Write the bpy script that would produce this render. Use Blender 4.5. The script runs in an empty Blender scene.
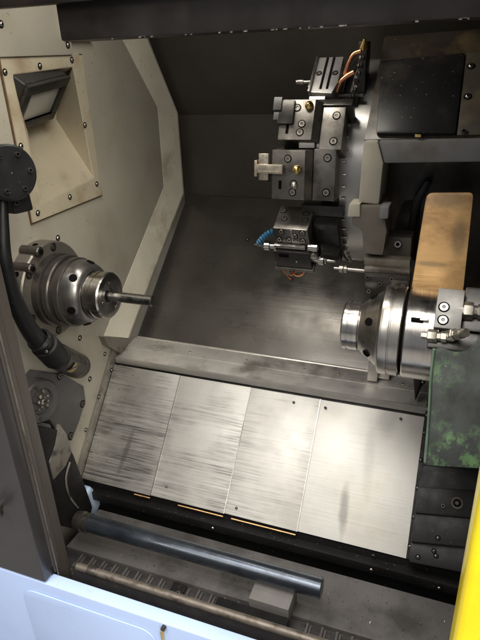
import bpy, bmesh, math, random
from mathutils import Vector, Matrix, Euler
random.seed(7)
PI = math.pi
S = bpy.context.scene
COL = S.collection

# ------------------------------------------------------------ camera
RC = Matrix([[0.9339488466638297, 0.3552285032631092, -0.03939875993928209],
             [-0.11807000492662659, 0.41069774826592576, 0.9040944826211057],
             [0.3373411118614633, -0.8397261875389795, 0.42551251945074675]])
FP = 569.7
CP = Vector((0.96989, -1.07381, 0.52336))
cam = bpy.data.cameras.new('camera'); co = bpy.data.objects.new('camera', cam); COL.objects.link(co)
M4 = RC.transposed().to_4x4(); M4.translation = CP; co.matrix_world = M4
cam.sensor_fit = 'VERTICAL'; cam.sensor_height = 24; cam.sensor_width = 18; cam.lens = 24 * FP / 640
cam.clip_start = 0.02; cam.clip_end = 200
S.camera = co

def ray(u, v): return RC.transposed() @ Vector(((u - 240) / FP, (320 - v) / FP, -1))
def aX(u, v, x=0.0): d = ray(u, v); return CP + d * ((x - CP.x) / d.x)
def aY(u, v, y=0.0): d = ray(u, v); return CP + d * ((y - CP.y) / d.y)
def aZ(u, v, z=0.0): d = ray(u, v); return CP + d * ((z - CP.z) / d.z)

# ------------------------------------------------------------ materials
def mat(name, col, rough=0.5, metal=0.0, spec=0.5, var=0.12, vscale=14, rvar=0.1, bump=0.0, bscale=60,
        col2=None, c2scale=6, c2lo=0.5, c2hi=0.65, c2detail=6, stretch=(1, 1, 1), streak=0.0, streak_map=(3, 160, 160),
        dust=0.0, coat=0.0, stain_refl_marks=(), grime=0.0, c2mask=None, c2rough=0.55):
    m = bpy.data.materials.new(name); m.use_nodes = True
    nt = m.node_tree; N = nt.nodes; L = nt.links
    b = N['Principled BSDF']; b.inputs['Metallic'].default_value = metal
    b.inputs['Specular IOR Level'].default_value = spec
    if coat: b.inputs['Coat Weight'].default_value = coat; b.inputs['Coat Roughness'].default_value = 0.12
    tc = N.new('ShaderNodeNewGeometry')
    def noise(scale, detail=5, mp=(1, 1, 1), off=(0, 0, 0), rgh=0.55):
        mm = N.new('ShaderNodeMapping'); mm.inputs['Scale'].default_value = mp; mm.inputs['Location'].default_value = off
        L.new(tc.outputs['Position'], mm.inputs['Vector'])
        n = N.new('ShaderNodeTexNoise'); n.inputs['Scale'].default_value = scale; n.inputs['Detail'].default_value = detail
        n.inputs['Roughness'].default_value = rgh
        L.new(mm.outputs['Vector'], n.inputs['Vector']); return n.outputs['Fac']
    def mapr(s, a, bb, c, d):
        r = N.new('ShaderNodeMapRange'); L.new(s, r.inputs['Value'])
        for k, v in zip(('From Min', 'From Max', 'To Min', 'To Max'), (a, bb, c, d)): r.inputs[k].default_value = v
        return r.outputs['Result']
    def mixc(f, A, B, bt='MIX'):
        x = N.new('ShaderNodeMix'); x.data_type = 'RGBA'; x.blend_type = bt
        if hasattr(f, 'links') or not isinstance(f, (int, float)): L.new(f, x.inputs[0])
        else: x.inputs[0].default_value = f
        for k, v in ((6, A), (7, B)):
            if isinstance(v, tuple): x.inputs[k].default_value = (*v, 1)
            else: L.new(v, x.inputs[k])
        return x.outputs[2]
    c = tuple(col)
    if col2 is not None:
        f2 = mapr(noise(c2scale, c2detail, stretch, (3.1, 1.7, 5.2), c2rough), c2lo, c2hi, 0, 1)
        if c2mask:
            mk = N.new('ShaderNodeMath'); mk.operation = 'MULTIPLY'; L.new(f2, mk.inputs[0])
            L.new(mapr(noise(c2mask[0], 3, (1, 1, 1), c2mask[3]), c2mask[1], c2mask[2], 0, 1), mk.inputs[1]); f2 = mk.outputs[0]
        c = mixc(f2, c, tuple(col2))
    v = mapr(noise(vscale, 6, stretch), 0.3, 0.7, 1 - var, 1 + var)
    vc = N.new('ShaderNodeCombineColor'); [L.new(v, vc.inputs[i]) for i in range(3)]
    c = mixc(1.0, c, vc.outputs[0], 'MULTIPLY')
    rsock = mapr(noise(vscale * 1.7, 5, stretch, (9, 2, 4)), 0.3, 0.7, max(rough - rvar, .02), min(rough + rvar, 1))
    bsrc = None
    if streak:
        s = noise(1.0, 3, streak_map, (0.3, 0.7, 0.1), 0.75)
        patch = mapr(noise(5.5, 4, (1, 1.3, 1.3), (2.2, 8.4, 1.3)), 0.42, 0.60, 0.08, 1)
        sm = mapr(s, 0.36, 0.6, 1, 0)
        mu = N.new('ShaderNodeMath'); mu.operation = 'MULTIPLY'; L.new(sm, mu.inputs[0]); L.new(patch, mu.inputs[1])
        k = mapr(mu.outputs[0], 0, 1, 1, 1 - streak)
        kc = N.new('ShaderNodeCombineColor'); [L.new(k, kc.inputs[i]) for i in range(3)]
        c = mixc(1.0, c, kc.outputs[0], 'MULTIPLY')
        bsrc = s
    if grime:
        g1 = mapr(noise(95, 3, (1, 1, 1), (4, 1, 6)), .66, .70, 0, 1); g2 = mapr(noise(7, 4, (1, 1.6, .7), (1, 5, 2)), .45, .6, 0.1, grime)
        gm = N.new('ShaderNodeMath'); gm.operation = 'MULTIPLY'; L.new(g1, gm.inputs[0]); L.new(g2, gm.inputs[1])
        c = mixc(gm.outputs[0], c, (.05, .038, .025))
    if dust:
        d = mapr(noise(190, 2, (1, 1, 1), (7, 7, 7)), 0.70, 0.74, 0, dust)
        c = mixc(d, c, (0.5, 0.45, 0.36))
    for (cc, dv, wv, ln, wd, am) in stain_refl_marks:
        sv = N.new('ShaderNodeVectorMath'); sv.operation = 'SUBTRACT'; L.new(tc.outputs['Position'], sv.inputs[0]); sv.inputs[1].default_value = cc
        cm = N.new('ShaderNodeCombineXYZ')
        for i_, (vec, sz) in enumerate(((dv, ln), (wv, wd))):
            dt = N.new('ShaderNodeVectorMath'); dt.operation = 'DOT_PRODUCT'; L.new(sv.outputs[0], dt.inputs[0]); dt.inputs[1].default_value = Vector(vec) / sz
            L.new(dt.outputs['Value'], cm.inputs[i_])
        ln_ = N.new('ShaderNodeVectorMath'); ln_.operation = 'LENGTH'; L.new(cm.outputs[0], ln_.inputs[0])
        ad = N.new('ShaderNodeMath'); ad.operation = 'ADD'; L.new(ln_.outputs['Value'], ad.inputs[0]); L.new(mapr(noise(35, 4), .3, .7, -.15, .15), ad.inputs[1])
        c = mixc(mapr(ad.outputs[0], .45, 1.15, am, 0), c, (.12, .11, .10))
    L.new(c, b.inputs['Base Color']); L.new(rsock, b.inputs['Roughness'])
    if bump or bsrc is not None:
        bp = N.new('ShaderNodeBump'); bp.inputs['Distance'].default_value = 0.002
        bp.inputs['Strength'].default_value = bump if bump else 0.12
        if bsrc is not None and not bump: L.new(bsrc, bp.inputs['Height'])
        else: L.new(noise(bscale, 4), bp.inputs['Height'])
        L.new(bp.outputs['Normal'], b.inputs['Normal'])
    return m

BEIGE = mat('beige_paint', (.385, .36, .295), .38, 0, .5, .10, 4, .12, .06, 90, col2=(.22, .18, .12), c2scale=4.2, c2lo=.54, c2hi=.95, c2detail=10, dust=.15, grime=.55)
BEIGE2 = mat('beige_plate_paint', (.45, .40, .295), .34, 0, .5, .08, 5, .1, .05, 90, col2=(.27, .19, .11), c2scale=7, c2lo=.53, c2hi=.74, c2detail=10, dust=.2, grime=.55)
LITBEIGE = mat('lit_beige_paint', (.74, .70, .57), .36, 0, .5, .1, 8, .1, .04, 90, col2=(.36, .31, .22), c2scale=7, c2lo=.54, c2hi=.75, dust=.2, grime=.6)  # beige lightened in the colour for light caught by the tilted lip
DARKSHEET = mat('oily_dark_steel', (.14, .131, .12), .30, .7, .5, .18, 5, .1, 0, col2=(.105, .098, .09), c2scale=3, c2lo=.4, c2hi=.8, dust=.05, streak=.12, streak_map=(2, 90, 90))
BACK = mat('dark_back_sheet', (.062, .056, .048), .42, .3, .5, .2, 3, .1, .03, 50, col2=(.07, .06, .05), c2scale=2.5, dust=.15)
BLACKP = mat('black_paint', (.010, .0095, .0095), .5, 0, .25, .2, 12, .12, .06, 120, dust=.2)
BEAMM = mat('black_beam_paint', (.010, .008, .0075), .45, 0, .5, .25, 8, .12, .05, 80, col2=(.04, .032, .027), c2scale=4, c2lo=.58, c2hi=.8)
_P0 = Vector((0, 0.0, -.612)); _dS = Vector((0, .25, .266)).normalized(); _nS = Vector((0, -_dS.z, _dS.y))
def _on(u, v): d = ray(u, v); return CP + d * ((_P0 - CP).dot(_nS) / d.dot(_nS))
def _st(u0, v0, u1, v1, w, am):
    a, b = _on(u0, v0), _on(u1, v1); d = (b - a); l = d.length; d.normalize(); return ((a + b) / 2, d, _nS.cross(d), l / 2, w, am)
PALEST = mat('pale_ground_steel', (.60, .57, .52), .36, .6, .5, .1, 20, .06, 0)
PANELA = mat('scored_steel', (.40, .385, .36), .44, .55, .5, .12, 7, .07, 0, streak=.72, streak_map=(6, 210, 210), dust=.15, col2=(.29, .275, .255), c2scale=6, c2lo=.5, c2hi=.72, stain_refl_marks=[_st(136, 428, 118, 478, .009, .6), _st(82, 452, 92, 425, .015, .6)])  # soft dark streaks are reflections painted into the steel colour
PANELB = mat('scuffed_steel', (.52, .505, .475), .56, .5, .5, .1, 7, .07, 0, streak=.62, streak_map=(5, 210, 210), dust=.12, col2=(.47, .45, .42), c2scale=5, c2lo=.5, c2hi=.75)
PANELB2 = mat('lightly_scuffed_steel', (.60, .585, .55), .56, .5, .5, .1, 7, .07, 0, streak=.45, streak_map=(4, 240, 240), dust=.1, col2=(.50, .48, .44), c2scale=6, c2lo=.5, c2hi=.75)
PANELC = mat('satin_steel', (.66, .645, .605), .55, .5, .5, .08, 4, .05, 0, streak=.10, streak_map=(5, 260, 260), dust=.06, col2=(.55, .50, .41), c2scale=4.5, c2lo=.50, c2hi=.75, stain_refl_marks=[_st(347, 480, 341, 540, .013, .5), _st(395, 400, 380, 440, .03, .25), _st(372, 420, 366, 500, .015, .14)])  # first mark is a dark reflection painted in; the others soft stains
LEDGE = mat('grey_rail_steel', (.60, .575, .54), .38, .45, .5, .12, 9, .1, 0, streak=.18, streak_map=(3, 120, 120), col2=(.28, .26, .23), c2scale=8)
STRIP = mat('edge_strip_steel', (.30, .28, .25), .38, .75, .5, .2, 12, .1, .05, 80, col2=(.14, .12, .10), c2scale=18)
SPBODY = mat('oily_body_steel', (.085, .078, .07), .33, .7, .5, .15, 14, .1, 0, dust=.1)
CHUCK = mat('dark_ground_steel', (.21, .20, .19), .3, .85, .5, .1, 20, .08, 0, streak=.25, streak_map=(260, 12, 12))
FLANGE = mat('oily_flange_steel', (.20, .18, .155), .36, .6, .5, .15, 14, .1, 0, streak=.2, streak_map=(200, 10, 10), dust=.15)
STEEL = mat('bright_turned_steel', (.60, .575, .54), .22, 1, .5, .08, 20, .06, 0, streak=.3, streak_map=(420, 8, 8))
STEEL2 = mat('satin_turned_steel', (.50, .48, .45), .3, 1, .5, .1, 20, .06, 0, streak=.3, streak_map=(300, 8, 8), col2=(.36, .33, .29), c2scale=9)
BAR = mat('bar_steel', (.33, .32, .30), .3, 1, .5, .1, 30, .08, 0)
BLOCK = mat('tool_block_steel', (.18, .168, .152), .36, .8, .5, .12, 22, .1, .05, 140, col2=(.09, .082, .072), c2scale=20, dust=.2)
BLOCKL = mat('light_tool_steel', (.15, .145, .135), .42, .6, .5, .12, 22, .1, .04, 140)
BLOCKD = mat('blackened_tool_steel', (.05, .047, .044), .34, .7, .5, .2, 22, .1, .05, 140)
TURR = mat('turret_rim_steel', (.42, .41, .395), .30, .7, .5, .06, 8, .05, 0, col2=(.36, .35, .33), c2scale=4)
CAST = mat('worn_cream_casting', (.40, .37, .30), .48, 0, .5, .12, 9, .1, .15, 60, col2=(.23, .20, .15), c2scale=11, c2lo=.55, c2hi=.68, dust=.3)
CASTG = mat('blue_grey_casting', (.15, .15, .155), .5, 0, .5, .15, 9, .1, .15, 60, col2=(.10, .085, .07), c2scale=12, c2lo=.5, c2hi=.68)
CASTD = mat('olive_grey_casting', (.115, .10, .08), .45, 0, .5, .15, 9, .1, .15, 60, col2=(.075, .065, .05), c2scale=12)
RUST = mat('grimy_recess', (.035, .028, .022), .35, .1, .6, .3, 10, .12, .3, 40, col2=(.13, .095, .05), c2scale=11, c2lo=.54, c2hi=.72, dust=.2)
GLASS = mat('oily_dark_cover', (.012, .012, .013), .36, 0, .3, .3, 5, .1, .1, 30, col2=(.03, .026, .022), c2scale=9, dust=.35)
BROWNP = mat('brown_grey_panel', (.06, .053, .04), .45, .1, .5, .2, 8, .1, .05, 60, col2=(.10, .08, .05), c2scale=14)
GREEN = mat('worn_green_grey_casting', (.085, .092, .086), .40, 0, .5, .35, 22, .1, .25, 45, col2=(.19, .33, .15), c2scale=34, c2lo=.47, c2hi=.56, c2detail=14, c2rough=.72, c2mask=(9, .46, .60, (2.4, .3, 1.9)), stretch=(1.2, 1.2, .8), dust=.4)
GREENE = mat('pale_green_edge', (.16, .24, .17), .5, 0, .5, .2, 20, .1, .2, 60)
GREYP = mat('grey_bracket_paint', (.062, .06, .063), .42, 0, .5, .12, 12, .1, .08, 70, col2=(.05, .047, .046), c2scale=12, dust=.2)
GREYW = mat('worn_grey_arm', (.17, .155, .135), .45, .2, .5, .2, 18, .1, .12, 60, col2=(.05, .045, .04), c2scale=26)
JAMB = mat('taupe_door_frame', (.072, .063, .055), .45, 0, .5, .1, 6, .1, .04, 60, col2=(.06, .05, .042), c2scale=5, stretch=(1, 1, .2))
DOORG = mat('grey_violet_door', (.036, .033, .035), .34, 0, .5, .2, 5, .08, .02, 60)
BRASS = mat('stained_brass', (.80, .50, .22), .42, .3, .5, .14, 12, .08, .03, 50, col2=(.42, .22, .10), c2scale=16, c2lo=.48, c2hi=.72, c2rough=.65, stretch=(.6, 1, 1), streak=.5, streak_map=(9, 9, 150), stain_refl_marks=[((.945, .10, .245), (1, 0, .1), (0, 0, 1), .055, .022, .5), ((.975, .09, .17), (.2, 0, 1), (1, 0, 0), .04, .016, .5), ((.93, .09, .115), (1, 0, 0), (0, 0, 1), .04, .006, .45)])
BRASSB = mat('bright_brass', (.85, .60, .22), .25, 1)
COPPER = mat('copper_pipe', (.72, .33, .18), .28, 1, .5, .15, 40)
YELLOW = mat('yellow_door_paint', (.95, .76, .003), .36, 0, .5, .05, 6, .1, .03, 120, col2=(.85, .62, .004), c2scale=5, grime=.3, coat=.1)
BLUEP = mat('pale_blue_enclosure_paint', (.43, .555, .84), .38, 0, .5, .04, 4, .08, .02, 200, col2=(.37, .48, .73), c2scale=3, c2lo=.45, c2hi=.8, dust=.08, grime=.15)
BLUEROD = mat('blued_steel_rod', (.08, .092, .112), .27, .8, .5, .1, 14, .08, 0, col2=(.05, .06, .08), c2scale=12, dust=.25)
RODM = mat('grimy_rail_rod', (.14, .12, .10), .45, .5, .5, .2, 30, .1, .1, 120, col2=(.07, .055, .04), c2scale=45)
BELT = mat('conveyor_steel', (.06, .056, .056), .48, .4, .5, .2, 30, .1, .3, 260, dust=.35)
BELTR = mat('conveyor_hinge_steel', (.17, .155, .15), .4, .6, .5, .2, 30, .1, .1, 120)
TRAY = mat('grey_tray_steel', (.15, .142, .138), .42, .4, .5, .12, 8, .1, .05, 80, col2=(.08, .074, .07), c2scale=7)
GREYBOX = mat('matt_grey_block', (.16, .15, .145), .55, .1, .4, .1, 30, .1, .1, 160)
HOLE = mat('dark_hole', (.004, .004, .004), .9, 0, .05)
LENS = mat('frosted_lamp_lens', (.50, .49, .44), .22, 0, .5, .04, 20, .05)
LAMPB = mat('lamp_black_housing', (.02, .019, .018), .4, 0, .5, .15, 12, .1, .05, 90, dust=.4)
SCREWM = mat('zinc_screw', (.42, .39, .34), .3, .9, .5, .15, 60)
SCREWD = mat('dark_screw', (.10, .09, .08), .35, .8, .5, .15, 60)
BLUEH = mat('blue_hose', (.02, .10, .19), .35, 0, .5, .2, 60, .1)
RUBBER = mat('black_rubber', (.008, .008, .009), .5, 0, .35, .2, 20, .1, .1, 80, dust=.15)
LABELY = mat('torn_yellow_label', (.62, .42, .13), .5, 0, .5, .2, 60, .1, .2, 90, col2=(.1, .08, .07), c2scale=60, c2lo=.5, c2hi=.53)
WHITEB = mat('white_blue_plastic', (.42, .52, .66), .4)
STAIN = mat('dull_stain', (.30, .28, .25), .5, .7, .5, .1, 20, .1)
WALLX = mat('workshop_grey', (.3, .3, .3), .8)

# ------------------------------------------------------------ mesh helpers
def newbm(): return bmesh.new()
def box(bm, x0, x1, y0, y1, z0, z1, bev=0.0, mi=0, mtx=None, seg=2):
    vs = [bm.verts.new(Vector(p)) for p in [(x0, y0, z0), (x1, y0, z0), (x1, y1, z0), (x0, y1, z0), (x0, y0, z1), (x1, y0, z1), (x1, y1, z1), (x0, y1, z1)]]
    fs = [bm.faces.new([vs[i] for i in f]) for f in [(0, 3, 2, 1), (4, 5, 6, 7), (0, 1, 5, 4), (1, 2, 6, 5), (2, 3, 7, 6), (3, 0, 4, 7)]]
    for f in fs: f.material_index = mi
    if mtx is not None: bmesh.ops.transform(bm, matrix=mtx, verts=vs)
    if bev: _bev(bm, fs, bev, seg)
    return bm
def _bev(bm, fs, bev, seg=2):
    es = list({e for f in fs for e in f.edges})
    bmesh.ops.bevel(bm, geom=es, offset=bev, segments=seg, profile=.6, affect='EDGES', clamp_overlap=True)
def prism(bm, pts, ext, bev=0.0, mi=0):
    a = [bm.verts.new(Vector(p)) for p in pts]; b = [bm.verts.new(Vector(p) + Vector(ext)) for p in pts]
    n = len(pts); fs = [bm.faces.new(a), bm.faces.new(b[::-1])]
    for i in range(n): fs.append(bm.faces.new([a[i], b[i], b[(i + 1) % n], a[(i + 1) % n]]))
    for f in fs: f.material_index = mi
    bmesh.ops.recalc_face_normals(bm, faces=fs)
    if bev: _bev(bm, fs, bev)
    return bm
def frame_of(d):
    d = Vector(d).normalized(); return d.to_track_quat('Z', 'Y').to_matrix().to_4x4()
def lathe(bm, prof, org=(0, 0, 0), axis=(1, 0, 0), seg=64, mi=0, caps=True):
    """prof: list of (distance along axis, radius)"""
    F = frame_of(axis); F.translation = Vector(org)
    rings = []
    for h, r in prof:
        rings.append([bm.verts.new(F @ Vector((r * math.cos(2 * PI * k / seg), r * math.sin(2 * PI * k / seg), h))) for k in range(seg)])
    fs = []
    for A, B in zip(rings, rings[1:]):
        for k in range(seg): fs.append(bm.faces.new([A[k], A[(k + 1) % seg], B[(k + 1) % seg], B[k]]))
    if caps: fs.append(bm.faces.new(rings[0][::-1])); fs.append(bm.faces.new(rings[-1]))
    for f in fs: f.material_index = mi
    return bm
def cyl(bm, p0, p1, r, r1=None, seg=24, mi=0, bev=0.0):
    p0, p1 = Vector(p0), Vector(p1); L = (p1 - p0).length; r1 = r if r1 is None else r1
    pr = [(0, r), (L, r1)] if not bev else [(0, r - bev), (bev, r), (L - bev, r1), (L, r1 - bev)]
    return lathe(bm, pr, p0, p1 - p0, seg, mi)
def smooth_path(pts, n=8):
    P = [Vector(p) for p in pts]; out = []
    for i in range(len(P) - 1):
        a = P[max(i - 1, 0)]; b = P[i]; c = P[i + 1]; d = P[min(i + 2, len(P) - 1)]
        for k in range(n):
            t = k / n
            out.append(.5 * ((2 * b) + (c - a) * t + (2 * a - 5 * b + 4 * c - d) * t * t + (3 * b - a - 3 * c + d) * t ** 3))
    out.append(P[-1]); return out
def tube(bm, pts, r, seg=14, mi=0, n=8, rf=None):
    P = smooth_path(pts, n); rings = []; up = None
    for i, p in enumerate(P):
        d = (P[min(i + 1, len(P) - 1)] - P[max(i - 1, 0)]).normalized()
        if up is None: up = d.orthogonal().normalized()
        up = (up - d * up.dot(d)).normalized(); s = d.cross(up)
        rr = r if rf is None else r * rf(i / (len(P) - 1))
        rings.append([bm.verts.new(p + (up * math.cos(2 * PI * k / seg) + s * math.sin(2 * PI * k / seg)) * rr) for k in range(seg)])
    fs = []
    for A, B in zip(rings, rings[1:]):
        for k in range(seg): fs.append(bm.faces.new([A[k], A[(k + 1) % seg], B[(k + 1) % seg], B[k]]))
    fs.append(bm.faces.new(rings[0][::-1])); fs.append(bm.faces.new(rings[-1]))
    for f in fs: f.material_index = mi
    return bm

MW = {}
def link(o, parent=None):
    COL.objects.link(o)
    if parent is not None: o.parent = parent
def mesh_of(name, bm, mats, sharp=35):
    bmesh.ops.remove_doubles(bm, verts=bm.verts, dist=1e-6)
    me = bpy.data.meshes.new(name); bm.normal_update(); bm.to_mesh(me); bm.free()
    for m in (mats if isinstance(mats, (list, tuple)) else [mats]): me.materials.append(m)
    me.shade_smooth(); me.set_sharp_from_angle(angle=math.radians(sharp))
    return me
def root(name, label, cat, loc=(0, 0, 0), rot=None, group=None):
    o = bpy.data.objects.new(name, None); o.empty_display_size = .03; link(o)
    m = (rot.to_4x4() if rot is not None else Matrix.Identity(4)); m.translation = Vector(loc); o.matrix_world = m
    o.location = Vector(loc)
    if rot is not None: o.rotation_euler = rot.to_euler()
    MW[o.name] = m.copy(); tagit(o, label, cat, group); return o
def tagit(o, label=None, cat=None, group=None, kind=None):
    if label: o['label'] = label
    if cat: o['category'] = cat
    if group: o['group'] = group
    if kind: o['kind'] = kind
    return o
def part(name, bm, mats, parent, local=False, label=None, sharp=35):
    """mesh part: world coordinates (or the thing's own when local)"""
    m = MW[parent.name]
    if not local: bmesh.ops.transform(bm, matrix=m.inverted(), verts=bm.verts)
    o = bpy.data.objects.new(name, mesh_of(name, bm, mats, sharp)); link(o, parent); MW[o.name] = m.copy()
    if label: o['label'] = label
    return o
def solo(name, bm, mats, label=None, cat=None, group=None, kind=None, loc=None, sharp=35):
    """a thing that is one mesh; origin moved to loc"""
    c = Vector(loc) if loc is not None else Vector((0, 0, 0))
    if loc is None:
        for v in bm.verts: c += v.co
        c /= max(len(bm.verts), 1)
    bmesh.ops.translate(bm, vec=-c, verts=bm.verts)
    o = bpy.data.objects.new(name, mesh_of(name, bm, mats, sharp)); o.location = c; link(o); MW[o.name] = Matrix.Translation(c)
    return tagit(o, label, cat, group, kind)

# screws: shared meshes, one object each
def _cap():
    bm = newbm()
    lathe(bm, [(0, 1), (.75, 1), (.9, .9), (.9, .52)], axis=(0, 0, 1), seg=20, caps=False)
    lathe(bm, [(.9, .52), (.35, .5), (.35, .001)], axis=(0, 0, 1), seg=6, mi=1, caps=False)
    return bm
def _sunk():
    bm = newbm()
    lathe(bm, [(.02, 1.35), (.04, 1.32), (.03, 1.02)], axis=(0, 0, 1), seg=20, mi=1, caps=False)
    lathe(bm, [(.03, 1.02), (.12, .98), (.12, .5)], axis=(0, 0, 1), seg=20, caps=False)
    lathe(bm, [(.12, .5), (-.3, .48), (-.3, .001)], axis=(0, 0, 1), seg=6, mi=1, caps=False)
    return bm
def _button():
    bm = newbm()
    lathe(bm, [(0, 1.5), (.1, 1.45), (.1, 1.0)], axis=(0, 0, 1), seg=20, mi=1, caps=False)
    lathe(bm, [(.1, 1.0), (.35, .93), (.6, .7), (.68, .42)], axis=(0, 0, 1), seg=20, caps=False)
    lathe(bm, [(.68, .42), (.3, .4), (.3, .001)], axis=(0, 0, 1), seg=6, mi=1, caps=False)
    return bm
SCR = {'cap': mesh_of('cap_screw', _cap(), [SCREWM, HOLE]), 'sunk': mesh_of('recessed_screw', _sunk(), [SCREWM, HOLE]),
       'button': mesh_of('button_screw', _button(), [SCREWM, HOLE]), 'dark': mesh_of('dark_screw', _cap(), [SCREWD, HOLE]),
       'darksunk': mesh_of('dark_recessed_screw', _sunk(), [SCREWD, HOLE])}
def screw(parent, pos, nrm, r=.005, kind='button', name='screw', local=False):
    m = MW[parent.name]; p = Vector(pos); n = Vector(nrm).normalized()
    if not local: im = m.inverted(); p = im @ p; n = (im.to_3x3() @ n).normalized()
    o = bpy.data.objects.new(name, SCR[kind]); link(o, parent)
    o.location = p; q = n.to_track_quat('Z', 'Y').to_euler(); o.rotation_euler = q; o.scale = (r, r, r)
    return o

# ============================================================ HEADSTOCK WALL
hw = root('headstock_wall', 'beige painted end wall of the cabinet, at left behind the dark spindle', 'machine wall', (0, .1, -.75))
H = (.016, .297, .178, .522)   # y0,y1,z0,z1 hole for the lamp recess
bm = newbm()
t = -.02
box(bm, t, 0, -.46, H[0] + .01, -.78, .80)
box(bm, t, 0, H[1] - .01, .86, -.78, .80)
box(bm, t, 0, H[0] + .01, H[1] - .01, -.78, H[2] + .01)
box(bm, t, 0, H[0] + .01, H[1] - .01, H[3] - .01, .80)
part('wall_panel', bm, BEIGE, hw)
# raised lip running along the back edge of the wall
inn = [aX(*q, .016) for q in [(129, 338), (184, 193.5), (178, 113), (147, 36)]]
inn.append(inn[-1] + (inn[-1] - inn[-2]).normalized() * .2)
out = [aX(*q, .001) for q in [(104, 336), (164, 187), (158, 108), (121, 36)]]
out.append(out[-1] + (out[-1] - out[-2]).normalized() * .2)
bm = newbm()
sec = []
for a, b in zip(inn, out):
    sec.append([b, a + (b - a) * .10 + Vector((.004, 0, 0)), a, Vector((-.001, a.y, a.z)), Vector((-.001, b.y, b.z))])
vs = [[bm.verts.new(p) for p in s] for s in sec]
for A, B in zip(vs, vs[1:]):
    for k in range(5): bm.faces.new([A[k], B[k], B[(k + 1) % 5], A[(k + 1) % 5]])
bm.faces.new(vs[0]); bm.faces.new(vs[-1][::-1]); bmesh.ops.recalc_face_normals(bm, faces=bm.faces)
part('raised_lip', bm, LITBEIGE, hw, sharp=20)
# steel shoe that closes the lower end of the lip
a, b = inn[0], out[0]
bm = newbm(); d = (inn[1] - inn[0]).normalized()
q4 = [aX(*q, .020) for q in [(104, 337), (129, 339), (123, 355), (108, 346)]]
prism(bm, q4, (-.0205, 0, 0), .002)
part('end_shoe', bm, STRIP, hw)
# upper overlay sheets
c0, c1 = aX(0, 65), aX(68, 50)
bm = newbm(); box(bm, -.002, .012, -.46, .262, .533, .80, .004, mtx=Matrix.Rotation(.0, 4, 'X'))
part('upper_sheet', bm, BEIGE, hw)
bm = newbm(); box(bm, .0, .022, .225, .345, .568, .80, .004); part('corner_bracket', bm, LITBEIGE, hw)
for q in [(1, 24), (68, 45)]: screw(hw, aX(*q, .013), (1, 0, 0), .0055)
for q in [(58, 238), (25, 258), (80, 338), (40, 383), (82, 396), (90, 379)]: screw(hw, aX(*q, .001), (1, 0, 0), .0055)
for q in [(22, 250), (14, 267)]:
    p = aX(*q, .0); bm = newbm(); cyl(bm, (0, p.y, p.z), (.055, p.y, p.z), .0125, bev=.002); cyl(bm, (.0545, p.y, p.z), (.058, p.y, p.z), .006, mi=1)
    part('locating_pin', bm, [SCREWD, HOLE], hw)

# ---- bolted cover with the lamp recess
lc = root('recess_cover', 'beige bolted cover plate with a wedge-shaped hollow holding the lamp', 'cover plate', (0, .157, .35))
y0, y1, z0, z1 = .006, .307, .168, .532
O4 = [(.006, y, z) for y, z in [(y0, z1), (y1, z1), (y1, z0), (y0, z0)]]
I4 = [(.006, .036, .497), (.006, .258, .505), (.006, .279, .222), (.006, .048, .205)]
D4 = [tuple(aX(19, 86, -.085)), tuple(aX(67, 74, -.085)), tuple(aX(56, 119, -.10)), tuple(aX(24, 131, -.10))]
bm = newbm()
o_ = [bm.verts.new(p) for p in O4]; i_ = [bm.verts.new(p) for p in I4]; d_ = [bm.verts.new(p) for p in D4]
ob = [bm.verts.new((.0005, p[1], p[2])) for p in O4]
for k in range(4):
    k2 = (k + 1) % 4
    bm.faces.new([o_[k], i_[k], i_[k2], o_[k2]]); bm.faces.new([o_[k], o_[k2], ob[k2], ob[k]])
    bm.faces.new([i_[k], d_[k], d_[k2], i_[k2]])
bm.faces.new(d_); bmesh.ops.recalc_face_normals(bm, faces=bm.faces)
es = [e for e in bm.edges if (e.verts[0] in i_ and e.verts[1] in i_) or (e.verts[0] in i_ and e.verts[1] in d_)]
bmesh.ops.bevel(bm, geom=es, offset=.004, segments=3, profile=.5, affect='EDGES')
part('cover_plate', bm, BEIGE2, lc, sharp=50)
bm = newbm(); box(bm, .0006, .0034, y0 - .004, y1 + .004, z0 - .004, z1 + .003); [bm.faces.remove(f) for f in list(bm.faces) if False]
_g = newbm(); bm.free()
for (a0, a1, b0, b1) in [(y0 - .004, y1 + .004, z0 - .004, z0 + .006), (y0 - .004, y0 + .006, z0 + .0062, z1 + .003), (y1 - .006, y1 + .004, z0 + .0062, z1 + .003)]: box(_g, .0006, .0034, a0, a1, b0, b1)
part('rust_shadow_outline', _g, mat('rusty_gap_shade', (.10, .055, .025), .6, 0, .4, .3, 40), lc)  # brown strips paint the rust line and shadow gap around the plate
for q in [(5, 72), (40, 66), (72, 60), (85, 125), (97, 184), (70, 197), (38, 213), (21, 146)]: screw(lc, aX(*q, .007), (1, 0, 0), .0050)

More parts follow.
